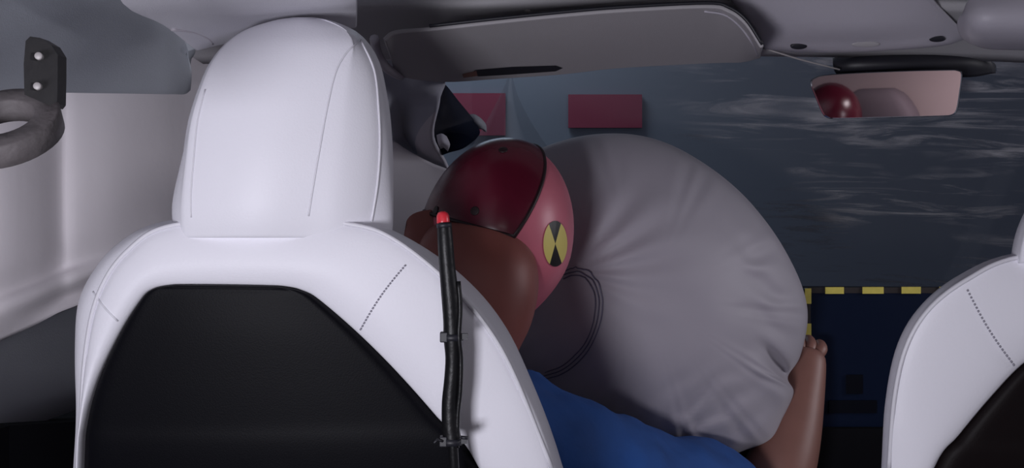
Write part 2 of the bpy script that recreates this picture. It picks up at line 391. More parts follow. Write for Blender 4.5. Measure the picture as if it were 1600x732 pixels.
tag(loft('torn_film', fr, 'film', nu=3, nv=4), 'translucent torn sheet fanning out behind the dummy head against the windscreen', 'sheet')

# ------------------------------------------------------------------ roof fittings
vt = [(600, 62), (618, 50), (671, 45), (780, 33), (890, 22), (977, 15), (1104, 9), (1139, 16), (1166, 36), (1191, 74)]
vb = [(618, 112), (632, 119), (695, 126), (780, 121), (880, 114), (960, 105), (1080, 98), (1130, 96), (1160, 95), (1188, 88)]
sv = thing('sun_visor', P(900, 70, 1.2), 'long grey driver sun visor folded against the roof above the airbag', 'sun visor')
def vis(u, t, dz_=0):
    a, b = np.array(vt[u]), np.array(vb[u]); p = a + (b-a)*t
    d = 1.10 + .20*t - .012*math.sin(math.pi*t)
    return P(p[0], p[1], d + dz_)
rowsv = [[vis(u, t) for u in range(10)] for t in (0, .08, .35, .7, .94, 1)]
panel = loft('panel', rowsv, 'visor', sv, nu=5, nv=4, thick=.005, bev=.0015)
tube('edge_gap', [Vector(p) + Vector((0, -.001, .003)) for p in crom([vis(u, 0) for u in range(2, 10)], 6)], .0022, 'dark', sv, 6)
bv = bvh_of(panel)
edge = [hit(bv, a, b, .003) for a, b in [(1100, 14), (1134, 20), (1160, 40), (1180, 68), (1185, 84)]]
tube('edge_bead', crom([Vector(p) for p in edge if p is not None], 6), .0012, 'console', panel)
slot = [(734, 113, 0), (742, 106, 0), (800, 101, 0), (868, 99, 0), (879, 103, 0), (868, 108, 0), (800, 113, 0), (748, 116, 0)]
v = [hit(bv, a, b, .0032) for a, b, _ in slot]; v = [q for q in v if q is not None]
tag(mk('warning_label', v, [tuple(range(len(v)))], 'dark', sv, smooth=False), 'dark narrow strip on the visor')
v = [hit(bv, a, b, .0034) for a, b in [(722, 112), (744, 107), (746, 115), (724, 118)]]; v = [q for q in v if q is not None]
if len(v) > 2: tag(mk('label_end', v, [tuple(range(len(v)))], 'skin', sv, smooth=False), 'small reddish tag at the strip end')
# curved shadow at the visor's left end, shaped as a thin tube
tag(tube('visor_end_shadow', crom([P(585, 60, 1.17), P(590, 84, 1.20), P(604, 106, 1.24), P(626, 119, 1.30)], 5), [.006]*16, 'pillar'), 'curved shadow modelled as a tube at the left end of the sun visor', 'shadow')
hk = thing('roof_hook', P(825, 14, 1.215), 'small pale stud on the headliner above the sun visor', 'stud')
disc('base', P(825, 14, 1.215), (0, -.6, -.8), .0065, .006, 'dark', hk)
disc('knob', P(824, 15, 1.208), (0, -.6, -.8), .0035, .008, 'steel', hk)

oc = thing('overhead_console', P(1340, 40, 1.25), 'smooth pale overhead console on the roof above the mirror', 'console')
cr = [[P(1120, -30, 1.14), P(1200, -40, 1.14), P(1330, -45, 1.14), P(1410, -40, 1.14), P(1440, -25, 1.14)],
      [P(1150, 8, 1.17), P(1225, 0, 1.165), P(1335, -2, 1.165), P(1430, -2, 1.165), P(1462, 4, 1.17)],
      [P(1172, 40, 1.21), P(1238, 40, 1.195), P(1340, 40, 1.19), P(1450, 32, 1.195), P(1490, 33, 1.21)],
      [P(1190, 68, 1.25), P(1242, 64, 1.225), P(1345, 63, 1.22), P(1465, 54, 1.225), P(1508, 53, 1.25)],
      [P(1199, 75, 1.28), P(1245, 77, 1.25), P(1345, 77, 1.245), P(1465, 69, 1.25), P(1506, 60, 1.28)],
      [P(1204, 74, 1.31), P(1250, 80, 1.31), P(1345, 79, 1.31), P(1460, 71, 1.31), P(1500, 61, 1.31)]]
cb = loft('body', cr, 'console', oc, nu=6, nv=5, thick=.004)
bc = bvh_of(cb)
for px, py, r in ((1248, 69, .0105), (1463, 58, .0105)):
    h = hit(bc, px, py, .003)
    if h is not None: disc('microphone_port', h, (0, -.75, -.66), r, .003, 'dark', oc, ry=.0042, ux=(1, 0, 0))
h = hit(bc, 1352, 66, .003)
if h is not None: disc('sensor_window', h, (0, -.75, -.66), .018, .002, 'visor', oc, ry=.004, ux=(1, 0, 0))
pv = [[P(1512, 20, 1.13), P(1530, -5, 1.12), P(1600, -22, 1.11), P(1720, -25, 1.10)],
      [P(1503, 34, 1.15), P(1530, 28, 1.10), P(1600, 25, 1.09), P(1720, 25, 1.08)],
      [P(1506, 50, 1.17), P(1532, 55, 1.13), P(1600, 56, 1.12), P(1720, 58, 1.11)],
      [P(1516, 60, 1.20), P(1545, 69, 1.18), P(1600, 71, 1.18), P(1720, 74, 1.18)]]
tag(loft('passenger_visor', pv, 'console', nu=6, nv=5, thick=.012, bev=.003), 'rounded pale passenger sun visor at the upper right corner', 'sun visor')
tag(tube('roof_wire', [P(1188, 74, 1.30), P(1250, 93, 1.315), P(1312, 109, 1.325)], .0012, 'steel', seg=6), 'thin pale wire from the visor corner to the mirror mount', 'wire')

# inside mirror
mr = thing('rear_view_mirror', P(1386, 120, 1.34), 'frameless rear-view mirror hanging below the overhead console', 'mirror')
mc = P(1386, 148, 1.30); vdir = (mc - EYE).normalized(); rdir = (Vector((-.22, -1.0, .87)) - mc).normalized(); mn = (rdir - vdir).normalized()
def mplane(px, py, off=0):
    r_ = ray(px, py); t = (mc + mn*off - EYE).dot(mn)/r_.dot(mn); return EYE + r_*t
mo = crom([(1266, 131, 0), (1272, 122, 0), (1300, 116, 0), (1400, 111, 0), (1480, 109, 0), (1499, 110, 0), (1504, 117, 0), (1500, 150, 0), (1496, 172, 0), (1489, 180, 0), (1470, 182, 0), (1390, 184, 0), (1310, 186, 0), (1292, 184, 0), (1284, 176, 0), (1273, 150, 0)], 4, True)
cx, cy = 1386, 148
def ringm(s, off): return [mplane(cx + (p[0]-cx)*(1-(1-s)*.55), cy + (p[1]-cy)*s, 0) - mn*off for p in mo]
g = [ringm(1.0, .0), ringm(1.0, .006), ringm(.96, .020), ringm(.75, .030), ringm(.3, .033)]
v, f = gridmesh(g, True, False, True); mk('housing', v, f, 'dark', mr)
v, f = gridmesh([ringm(.955, -.0006), ringm(1.0, .0005)], True); mk('rim', v, f, 'chrome', mr)
pts = ringm(.96, -.0008); mk('glass', pts, [tuple(range(len(pts)))], 'mirror', mr, smooth=False)
mo2 = [[P(1302, 92, 1.37), P(1340, 82, 1.36), P(1420, 80, 1.35), P(1500, 74, 1.35), P(1512, 70, 1.36)],
       [P(1305, 104, 1.35), P(1340, 100, 1.33), P(1420, 98, 1.32), P(1510, 96, 1.33), P(1545, 98, 1.36)],
       [P(1312, 112, 1.36), P(1345, 112, 1.345), P(1420, 112, 1.34), P(1512, 116, 1.345), P(1549, 112, 1.37)]]
loft('mount', mo2, 'dark', mr, nu=5, nv=4, thick=.014)

# ------------------------------------------------------------------ seats
def seat(name, label, A, B, C_, D, panel_m, z0, stitch, hsil, x_cushion, labels):
    """A: edge of the hard shell, B: piping line, C_: outer silhouette, D: hidden front line; pixel keypoints bottom-left to bottom-right"""
    def dd(py, off): return float(np.interp(py, [300, 345, 450, 732, 1500], [.855, .86, .868, .905, 1.05])) + off
    loopA = [P(a, b, dd(b, 0.0)) for a, b in A]; loopB = [P(a, b, dd(b, .010)) for a, b in B]
    loopC = [P(a, b, dd(b, .060)) for a, b in C_]; loopD = [P(a, b, dd(b, .135)) for a, b in D]
    def mid(l1, l2, t, off): return [a.lerp(b, t) + Vector((0, off, 0)) for a, b in zip(l1, l2)]
    root = thing(name, (x_cushion, 1.0, 0), label, 'seat')
    rows = [mid(loopA, loopB, 0, .010), mid(loopA, loopB, .02, .001), mid(loopA, loopB, .3, -.007), mid(loopA, loopB, .75, -.006), loopB,
            mid(loopB, loopC, .5, -.010), loopC, mid(loopC, loopD, .5, .006), loopD]
    cen = sum((Vector(p) for p in loopD), Vector())/len(loopD)
    rows += [[p.lerp(Vector((cen.x, p.y, p.z)), .5) for p in loopD], [Vector((cen.x, p.y, p.z*.9+.05)) for p in loopD]]
    br = loft('backrest', rows, 'leather', root, nu=6, nv=4)
    # hard shell: ruled across from left edge to right edge with a gentle crown
    nA = len(loopA); sh = []
    for i in range(nA//2):
        l_, r_ = loopA[i], loopA[nA-1-i]; wd = (r_-l_).length; row = []
        for u in (0, .012, .04, .12, .3, .5, .7, .88, .96, .988, 1):
            e = 1 - (2*u-1)**2
            row.append(l_.lerp(r_, u) + Vector((0, .010 - .013*min(1, e*14) - .03*wd*e*min(1, (nA//2-i)*.25), 0)))
        sh.append(row)
    tp_ = loopA[nA//2]; sh.append([loopA[nA//2-1].lerp(loopA[nA//2+1], u).lerp(tp_, 4*u*(1-u)) + Vector((0, .010, .0005)) for u in (0, .012, .04, .12, .3, .5, .7, .88, .96, .988, 1)])
    loft('back_shell', sh, panel_m, root, nu=3, nv=6)
    bb = bvh_of(br)
    pip = crom(loopB[2:-2], 8)
    tube('piping', [Vector(p) + Vector((0, -.0015, 0)) for p in pip], .0022, 'piping', root, 6)
    for a, b, n, c in stitch: stitches('stitching', a, b, bb, n, 'thread', root, curve=c)
    # cushion and plinth
    bx = x_cushion
    cu = []
    for y, w_, zt in ((.92, .23, .30), (.98, .25, .36), (1.15, .26, .355), (1.32, .26, .37), (1.40, .25, .35), (1.42, .22, .30)):
        cu.append([(bx-w_, y, zt-.10), (bx-w_, y, zt+.02), (bx-w_*.7, y, zt+.03), (bx, y, zt-.01), (bx+w_*.7, y, zt+.03), (bx+w_, y, zt+.02), (bx+w_, y, zt-.10), (bx, y, zt-.11)])
    loft('cushion', cu, 'leather', root, nu=4, nv=4, closed=True, cap0=True, cap1=True)
    box('base', (bx, 1.12, .12), .40, .42, .24, 'blackpanel', root, bev=.02)
    return root, br, bb

A1 = [(150, 1500), (120, 1000), (125, 732), (131, 660), (150, 592), (184, 520), (214, 472), (233, 453), (265, 446), (340, 445), (440, 448), (474, 455), (500, 470), (560, 522), (620, 582), (683, 653), (748, 732), (860, 1000), (850, 1500)]
B1 = [(128, 1500), (108, 1000), (122, 732), (128, 655), (133, 570), (146, 488), (170, 430), (205, 388), (250, 358), (330, 345), (450, 342), (555, 352), (615, 374), (690, 432), (752, 500), (800, 580), (862, 732), (925, 1000), (905, 1500)]
C1 = [(120, 1500), (100, 1000), (121, 732), (124, 640), (119, 545), (124, 470), (155, 412), (195, 374), (245, 350), (330, 338), (450, 335), (560, 344), (630, 368), (712, 422), (776, 490), (822, 575), (880, 732), (945, 1000), (925, 1500)]
D1 = [(140, 1500), (120, 1000), (140, 732), (140, 640), (140, 560), (150, 490), (180, 440), (220, 405), (270, 380), (340, 365), (450, 362), (560, 372), (625, 398), (690, 440), (745, 500), (785, 580), (840, 732), (900, 1000), (890, 1500)]
drv, drv_back, drv_bvh = seat('driver_seat', 'white leather driver seat with black back shell and white headrest', A1, B1, C1, D1, 'blackpanel', 0,
    [((634, 414), (563, 516), 24, (-3, -3))], None, -.24, None)
surfcurve('panel_seam', [(146, 456), (163, 480), (184, 502)], drv_bvh, .0009, 'piping', drv, .0002)

def mirrorx(px, c=1752): return 2*c - px
A2l = [(1430, 1500), (1398, 900), (1462, 732), (1500, 682), (1550, 622), (1600, 570), (1650, 540), (1700, 530), (1752, 528)]
B2l = [(1420, 1500), (1375, 1000), (1388, 732), (1397, 620), (1416, 540), (1452, 482), (1510, 437), (1590, 402), (1752, 388)]
C2l = [(1410, 1500), (1365, 1000), (1377, 732), (1384, 622), (1403, 536), (1441, 475), (1502, 428), (1585, 396), (1752, 380)]
D2l = [(1430, 1500), (1385, 1000), (1400, 732), (1406, 630), (1424, 555), (1460, 500), (1515, 458), (1590, 428), (1752, 415)]
full = lambda L_: L_ + [(mirrorx(a), b) for a, b in reversed(L_[:-1])]
pas, pas_back, pas_bvh = seat('passenger_seat', 'white leather passenger seat cut off by the right edge of the picture', full(A2l), full(B2l), full(C2l), full(D2l), 'brownpanel', 0,
    [((1510, 452), (1584, 572), 24, (-3, 3))], None, .575, None)

def headrest(root, levels, dshift=0.0, xs=0, mat_='leather', mirror=None, lean=0.0):
    rows = []
    for py, xl, s1, s2, s3, xr, d0, th in levels:
        pts = [(xl, d0 + .42*th), (xl + (s1-xl)*.35, d0 + .17*th), (s1, d0 + .05*th), (.5*(s1+s2), d0 - .004), (s2, d0 + .006), (.5*(s2+s3), d0 + .14*th), (s3, d0 + .34*th), (xr, d0 + .62*th),
               (s3 + (xr-s3)*.2, d0 + .95*th), (.5*(s1+s3), d0 + 1.05*th), (s1, d0 + .95*th), (xl + (s1-xl)*.1, d0 + .65*th)]
        if mirror: pts = [(2*mirror - a, b) for a, b in pts]
        rows.append([P(a + xs + lean*(412-py), py, b + dshift) for a, b in pts])
    return loft('headrest', rows, mat_, root, nu=5, nv=5, closed=True, cap0=True, cap1=True)
LV = [(372, 274, 302, 480, 576, 612, .858, .085), (345, 270, 298, 482, 580, 614, .852, .090), (310, 271, 298, 488, 585, 614, .848, .095), (250, 284, 301, 500, 591, 612, .846, .100),
      (190, 298, 307, 510, 592, 607, .847, .100), (140, 314, 321, 519, 588, 598, .850, .096), (100, 332, 337, 530, 581, 588, .856, .088), (68, 356, 361, 541, 566, 571, .866, .074),
      (46, 387, 391, 533, 543, 548, .880, .054), (32, 428, 431, 508, 512, 514, .893, .032), (27, 458, 460, 484, 486, 488, .902, .014)]
hrst = headrest(drv, LV)
hb = bvh_of(hrst)
surfcurve('seam', [(482, 338), (488, 300), (500, 230), (511, 170), (524, 115), (540, 85), (562, 63)], hb, .0009, 'piping', hrst, .0001)
surfcurve('seam', [(580, 346), (589, 290), (593, 230), (591, 170), (584, 110), (563, 63)], hb, .0012, 'piping', hrst, .0004)
surfcurve('seam', [(299, 340), (299, 300), (303, 250), (309, 190), (321, 140)], hb, .0008, 'piping', hrst, .0001)
headrest(pas, [(372 + 40 if i == 0 else a + 40, *r) for i, (a, *r) in enumerate(LV)], 0, 1306, 'leather', lean=.26)

# ------------------------------------------------------------------ driver airbag and wheel
out_pts = [(1262, 500), (1254, 450), (1227, 392), (1192, 340), (1150, 294), (1098, 254), (1042, 224), (985, 210), (920, 211), (860, 226), (815, 250), (785, 290), (768, 350), (762, 420),
           (772, 490), (795, 560), (835, 620), (890, 668), (950, 700), (1010, 722), (1070, 730), (1120, 720), (1165, 704), (1205, 688), (1224, 652), (1240, 614), (1231, 590), (1250, 558)]
DC = 1.42
def airbag():
    c0 = np.array([1010.0, 465.0])
    o3 = crom([(a, b, 0) for a, b in out_pts], 12, True); n = len(o3)
    ts = [1 - (1-k/44)**1.25 for k in range(45)]
    T = .165
    o_s = [sum(np.array(o3[(i+k) % n]) for k in range(-26, 27))/53 for i in range(n)]
    def dimple(px, py):
        # relief: soft creases radiating from the head contact, the big fold at lower right, puckers round the rim
        z = 0.0
        ax, ay = px - 890, py - 425; rr_ = math.hypot(ax, ay); an = math.atan2(-ay, ax)
        if rr_ > 1:
            env = math.exp(-((rr_-110)/75)**2)*max(0, math.cos(an-.55))**2
            z += .0036*env*math.sin(an*17 + .4*math.sin(rr_*.03))
        z += -.035*math.exp(-((px-850)/70)**2 - ((py-410)/120)**2)*-1
        # fold line
        fx0, fy0, fx1, fy1 = 1196, 545, 1236, 592
        ux, uy = fx1-fx0, fy1-fy0; Lf = math.hypot(ux, uy); ux /= Lf; uy /= Lf
        s = (px-fx0)*ux + (py-fy0)*uy; q = -(px-fx0)*uy + (py-fy0)*ux
        if -25 < s < Lf + 30:
            e = min(1, max(0, (s+25)/60)); e = e*e*(3-2*e)
            z += .030*e*math.exp(-(q/8)**2) - .011*e*math.exp(-((q-24)/17)**2) - .005*e*math.exp(-((q+20)/13)**2)
        z += .0045*(noise.noise(Vector((px*.012, py*.012, 3.1))))
        w2 = math.exp(-((px-1120)/70)**2 - ((py-650)/60)**2)
        z += .0055*w2*math.sin((px*.6+py*.8)*.16 + 2*noise.noise(Vector((px*.02, py*.02, 0))))
        w3 = math.exp(-((px-1205)/45)**2 - ((py-430)/110)**2)
        z += .0042*w3*math.sin((py*.9 - px*.45)*.13 + 2.5*noise.noise(Vector((px*.02, py*.02, 7))))
        return z
    V = []; Fc = []
    def shell(sgn):
        base = len(V)
        for j, t in enumerate(ts):
            for i in range(n):
                e_ = min(1, max(0, (t-.72)/.26)); e_ = e_*e_*(3-2*e_); o = np.array(o3[i][:2])*e_ + np.array(o_s[i][:2])*(1-e_)
                p = c0 + (o-c0)*t
                hgt = T*max(0, 1 - t**2.4)**.56
                pk = .0075*(t**6)*(1-t**40)*math.sin(i*.6 + 2.2*math.sin(i*.207))*(.6+.4*math.sin(i*.13))
                d = DC - hgt*(1 if sgn > 0 else -.75)
                if sgn > 0: d += dimple(p[0], p[1])*min(1, (1-t)*25) + pk
                V.append(P(p[0], p[1], DC) + ray(p[0], p[1])*(d - DC))
        for j in range(len(ts)-1):
            for i in range(n):
                i2 = (i+1) % n; Fc.append((base+j*n+i, base+j*n+i2, base+(j+1)*n+i2, base+(j+1)*n+i))
    shell(1); shell(-1)
    o = mk('driver_airbag', V, Fc, 'airbag')
    bm = bmesh.new(); bm.from_mesh(o.data); bmesh.ops.remove_doubles(bm, verts=bm.verts, dist=.0004); bmesh.ops.recalc_face_normals(bm, faces=bm.faces); bm.to_mesh(o.data); bm.free()
    o.data.shade_smooth()
    return o
ab = tag(airbag(), 'large inflated pale grey driver airbag in front of the dummy', 'airbag')
abb = bvh_of(ab)
sw = thing('steering_wheel', P(1000, 480, 1.58), 'dark steering wheel hidden behind the inflated airbag', 'steering wheel')
wc = P(1000, 490, 1.62)
W3 = Matrix.Rotation(R(-20), 3, 'X')
tube('rim', [wc + W3 @ Vector((.17*math.cos(a), 0, .17*math.sin(a))) for a in np.linspace(0, 2*math.pi, 41)], .014, 'black', sw)
box('hub', wc + Vector((0, -.005, 0)), .15, .05, .13, 'black', sw, W3, .02)
for s in (-1, 1): box('spoke', wc + Vector((s*.115, 0, 0)), .10, .02, .03, 'black', sw, W3, .005)
tube('column', [wc, wc + Vector((0, .16, -.06))], .03, 'black', sw)

# ------------------------------------------------------------------ crash test dummy
dm = thing('crash_test_dummy', (-.08, 1.05, .33), 'crash test dummy in blue shirt with maroon skull cap, slumped into the airbag', 'dummy')
HC = P(776, 376, 1.17)
HR = Matrix.Rotation(R(13), 3, 'Y')      # leans to the right going down
def headverts(k=1.0, nu=64, nv=40):
    V = []
    for j in range(nv+1):
        ph = math.pi*j/nv
        for i in range(nu):
            th = 2*math.pi*i/nu
            x, y, z = math.sin(ph)*math.cos(th), math.sin(ph)*math.sin(th), math.cos(ph)
            sx, sy, sz = .0915, .098, .122
            tp = 1 - .30*max(0, -z)**1.5
            X = x*sx*tp; Y = y*sy*tp; Z = z*sz
            # brow, nose and chin on the far (airbag) side
            if y > 0:
                Y += .016*math.exp(-(x/.18)**2 - ((z+.05)/.16)**2) + .010*math.exp(-(x/.35)**2 - ((z+.62)/.14)**2) - .006*math.exp(-((abs(x)-.4)/.15)**2 - ((z-.08)/.12)**2)
            V.append(HC + HR @ (Vector((X, Y, Z))*k))
    f = []
    for j in range(nv):
        for i in range(nu):
            i2 = (i+1) % nu; f.append((j*nu+i, j*nu+i2, (j+1)*nu+i2, (j+1)*nu+i))
    return V, f
v, f = headverts(1.0); head = mk('head_skin', v, f, 'face', dm)
bm = bmesh.new(); bm.from_mesh(head.data); bmesh.ops.remove_doubles(bm, verts=bm.verts, dist=1e-5); bm.to_mesh(head.data); bm.free(); head.data.shade_smooth()
hb_ = bvh_of(head)
v, f = headverts(1.03); capo = mk('skull_cap', v, f, 'cap', dm)
cbv = bvh_of(capo)
def silh(px, py):       # nearest surface point for a pixel on (or just outside) the outline
    h = hit(cbv, px, py)
    if h is not None: return h
    d = HC.y; return cbv.find_nearest(P(px, py, d))[0]
def plane3(a, b, c):
    n = (b-a).cross(c-a).normalized(); return a, n
bm = bmesh.new(); bm.from_mesh(capo.data); o0 = ORG[capo.name]
bmesh.ops.remove_doubles(bm, verts=bm.verts, dist=1e-5)
pa = plane3(silh(836, 226), silh(847, 285), silh(803, 370))
pb = plane3(silh(803, 370), silh(735, 352), silh(662, 330))
inside = silh(750, 280)
edges_pts = []
for (q, n) in (pa, pb):
    if (inside - q).dot(n) > 0: n = -n
    bmesh.ops.bisect_plane(bm, geom=bm.verts[:] + bm.edges[:] + bm.faces[:], plane_co=q - o0, plane_no=n, clear_outer=True)
bm.to_mesh(capo.data)
bnd = [e for e in bm.edges if len(e.link_faces) == 1]
adj = {}
for e in bnd:
    for a, b in ((e.verts[0], e.verts[1]), (e.verts[1], e.verts[0])): adj.setdefault(a, []).append(b)
start = bnd[0].verts[0]; loop = [start]; prev = None; cur_ = start
while True:
    nx = [q for q in adj[cur_] if q is not prev]
    if not nx: break
    prev, cur_ = cur_, nx[0]
    if cur_ is start or len(loop) > 2000: break
    loop.append(cur_)
loop_pts = [v_.co + o0 for v_ in loop]; bm.free()
capo.data.shade_smooth()
sm = capo.modifiers.new('solid', 'SOLIDIFY'); sm.thickness = .005; sm.offset = -1
bvm = capo.modifiers.new('bevel', 'BEVEL'); bvm.width = .0015; bvm.segments = 2; bvm.limit_method = 'ANGLE'; bvm.angle_limit = R(40)
tube('cap_gap', [HC + (p-HC)*.992 for p in loop_pts] + [HC + (loop_pts[0]-HC)*.992], .0026, 'groove', dm, 6)
for px, py in ((742, 330), (786, 235), (681, 329)):
    h = cbv.ray_cast(EYE, ray(px, py)); disc('bolt_hole', h[0] + h[1]*.0003, h[1], .0052, .0016, 'groove', capo)
# quartered target
mc_ = (866.5, 381)
for q in range(4):
    a0 = (-90 + 90*q); V = [hit(hb_, *mc_, .0012)]
    angs = {0: (-122, -62), 1: (-62, 58), 2: (58, 118), 3: (118, 238)}[q]
    K = 14; rings = 5; V = []; Fc = []
    for r_ in range(rings+1):
        for k in range(K+1):
            an = R(angs[0] + (angs[1]-angs[0])*k/K); s = max(.01, r_/rings)
            # drawn on the round head: narrow and tall as it turns away
            V.append(hit(hb_, mc_[0] + 18.5*s*math.cos(an), mc_[1] + 35.5*s*math.sin(an), .0012) or HC)
    for r_ in range(rings):
        for k in range(K):
            Fc.append((r_*(K+1)+k, r_*(K+1)+k+1, (r_+1)*(K+1)+k+1, (r_+1)*(K+1)+k))
    mk('target_quadrant', V, Fc, 'markblack' if q in (0, 2) else 'yellow', head)

# brown vinyl jacket: rounded upper back and collar
jr = []
JC = P(738, 480, 1.09)
def jring(sx, sy, dx, z, dy): return [JC + Vector((dx + sx*math.copysign(abs(math.cos(a))**.85, math.cos(a)), dy + sy*math.sin(a), z)) for a in np.linspace(0, 2*math.pi, 17)[:-1]]
for z, sx, sy, dx, dy in ((.098, .004, .004, -.005, .02), (.094, .036, .03, -.005, .018), (.080, .056, .046, .0, .012), (.055, .068, .056, .003, .004), (.02, .0735, .060, .001, 0), (-.02, .070, .060, -.004, 0), (-.06, .060, .056, -.012, .004), (-.12, .055, .055, -.022, .01), (-.20, .055, .055, -.03, .01)):
    jr.append(jring(sx, sy, dx, z, dy))
loft('neck_jacket', jr, 'jacket', dm, nu=4, nv=4, closed=True, cap0=True, cap1=True)
cl = [[P(641, 352, 1.13), P(650, 339, 1.13), P(672, 334, 1.13), P(700, 335, 1.13)], [P(642, 400, 1.13), P(652, 398, 1.115), P(675, 396, 1.11), P(702, 396, 1.11)], [P(644, 470, 1.13), P(655, 470, 1.115), P(676, 470, 1.11), P(704, 470, 1.11)]]
loft('collar', cl, 'jacket', dm, nu=4, nv=4, thick=.02, bev=.006)

def skinmesh(name, nodes, edges, roots, m, parent, sub=2, disp=0.0):
    o0 = ORG[parent.name]
    me = bpy.data.meshes.new(name); me.from_pydata([Vector(p) - o0 for p, r in nodes], edges, []); me.update()
    o = bpy.data.objects.new(name, me); COL.objects.link(o); o.parent = parent; ORG[o.name] = o0
    sk = o.modifiers.new('skin', 'SKIN'); sk.use_smooth_shade = True
    if not me.skin_vertices: pass
    for i, (p, r) in enumerate(nodes):
        rr_ = r if isinstance(r, tuple) else (r, r)
        me.skin_vertices[0].data[i].radius = rr_
        me.skin_vertices[0].data[i].use_root = i in roots
    sb = o.modifiers.new('sub', 'SUBSURF'); sb.levels = sub; sb.render_levels = sub
    me.materials.append(M[m])
    if disp:
        tx = bpy.data.textures.new(name + '_folds', 'CLOUDS'); tx.noise_scale = .075; tx.noise_depth = 2
        d = o.modifiers.new('folds', 'DISPLACE'); d.texture = tx; d.strength = disp; d.texture_coords = 'LOCAL'; d.mid_level = .5
    return o
pel = Vector((-.16, 1.27, .52)); wai = Vector((-.13, 1.24, .58)); che = Vector((-.08, 1.19, .64)); nek = Vector((-.05, 1.10, .74))
shR = P(880, 716, 1.16); elR = P(1195, 870, 1.40); wrR = P(1250, 622, 1.46); pmR = P(1256, 574, 1.475); knR = P(1258, 540, 1.483)
shL = Vector((-.25, 1.13, .60)); elL = Vector((-.32, 1.32, .50)); wrL = Vector((-.20, 1.50, .58)); pmL = Vector((-.18, 1.55, .60))
nodes = [(pel, .12), (wai, .10), (che, .085), (nek, .035), (shR, .042), (elR, .045), (P(1206, 760, 1.42), .062), (P(1235, 690, 1.44), .049), (wrR, .039), (pmR, (.036, .030)), (knR, (.034, .024)),
         (shL, .055), (elL, .045), (wrL, .03), (pmL, (.033, .02)),
         (Vector((-.27, 1.32, .50)), .075), (Vector((-.29, 1.48, .52)), .06), (Vector((-.29, 1.55, .25)), .045), (Vector((-.29, 1.58, .09)), .04),
         (Vector((-.05, 1.32, .50)), .075), (Vector((-.02, 1.48, .52)), .06), (Vector((-.02, 1.55, .25)), .045), (Vector((-.02, 1.58, .09)), .04)]
edges = [(0, 1), (1, 2), (2, 3), (2, 4), (4, 5), (5, 6), (6, 7), (7, 8), (8, 9), (9, 10), (2, 11), (11, 12), (12, 13), (13, 14), (0, 15), (15, 16), (16, 17), (17, 18), (0, 19), (19, 20), (20, 21), (21, 22)]
roots = {0}
def fingers(palm, up, side, fwd):
    for k, (off, ln) in enumerate(((-.022, .062), (-.008, .072), (.007, .068), (.021, .054))):
        b0 = palm + side*off*.7; b1 = palm + side*off*1.15 + up*(.026 - abs(off+.004)*.35)
        b2 = b1 + (up*.18 + fwd*.9)*ln*.5; b3 = b2 + (up*-.85 + fwd*.2)*ln*.4; b4 = b3 + (up*-.4 - fwd*.7)*ln*.3
        i0 = len(nodes); roots.add(i0)
        for p, r in ((b0, .010), (b1, .0105), (b2, .0095), (b3, .0085), (b4, .007)): nodes.append((p, r))
        edges.extend([(i0+j, i0+j+1) for j in range(4)])
    i0 = len(nodes); roots.add(i0)
    b0 = palm - up*.012 - side*.014; b1 = palm - side*.034 + up*.010 + fwd*.012; b2 = b1 - side*.006 + up*.022 + fwd*.014; b3 = b2 + side*.006 + up*.014 + fwd*.010
    for p, r in ((b0, .012), (b1, .0115), (b2, .010), (b3, .008)): nodes.append((p, r))
    edges.extend([(i0+j, i0+j+1) for j in range(3)])
fingers(pmR.lerp(knR, .35), (pmR-wrR).normalized(), Vector((1, -.15, 0)).normalized(), Vector((.1, 1, .1)).normalized())
fingers(pmL, (pmL-wrL).normalized(), Vector((-1, 0, .1)).normalized(), Vector((.3, .3, .8)).normalized())
skinmesh('body', nodes, edges, roots, 'skin', dm, 2)
shirt_nodes = [(pel + Vector((0, 0, .02)), .145), (wai, .125), (che, .125), (che + Vector((.02, .005, .05)), .08), (P(872, 726, 1.16), .085), (P(1000, 758, 1.25), .078), (P(1100, 770, 1.32), .072), (P(1168, 783, 1.37), .074), (shL, .075), (shL.lerp(elL, .7), .062)]
skinmesh('shirt', shirt_nodes, [(0, 1), (1, 2), (2, 3), (2, 4), (4, 5), (5, 6), (6, 7), (2, 8), (8, 9)], {0}, 'shirt', dm, 4, .022)

# three thin instrumentation leads looping across the airbag
ca_ = thing('sensor_cable', hit(abb, 890, 585, .004), 'thin dark three-strand sensor cable looping across the airbag', 'cable')
base = [(884, 424), (902, 419), (922, 425), (937, 444), (943, 472), (939, 505), (925, 540), (905, 565), (880, 583), (850, 592)]
for k, s in enumerate((0, 1, 2)):
    pts = []
    for i, (a, b, _) in enumerate(crom([(a, b, 0) for a, b in base], 5)):
        q = s*6.0; cxx, cyy = 880, 505; l = math.hypot(a-cxx, b-cyy); fall = min(1, max(.15, (l-15)/50))
        h = hit(abb, a - (a-cxx)/l*q*fall, b - (b-cyy)/l*q*fall, .004)
        if h is not None: pts.append(h)
    tube('strand', pts, .0008, 'cable', ca_, 6)

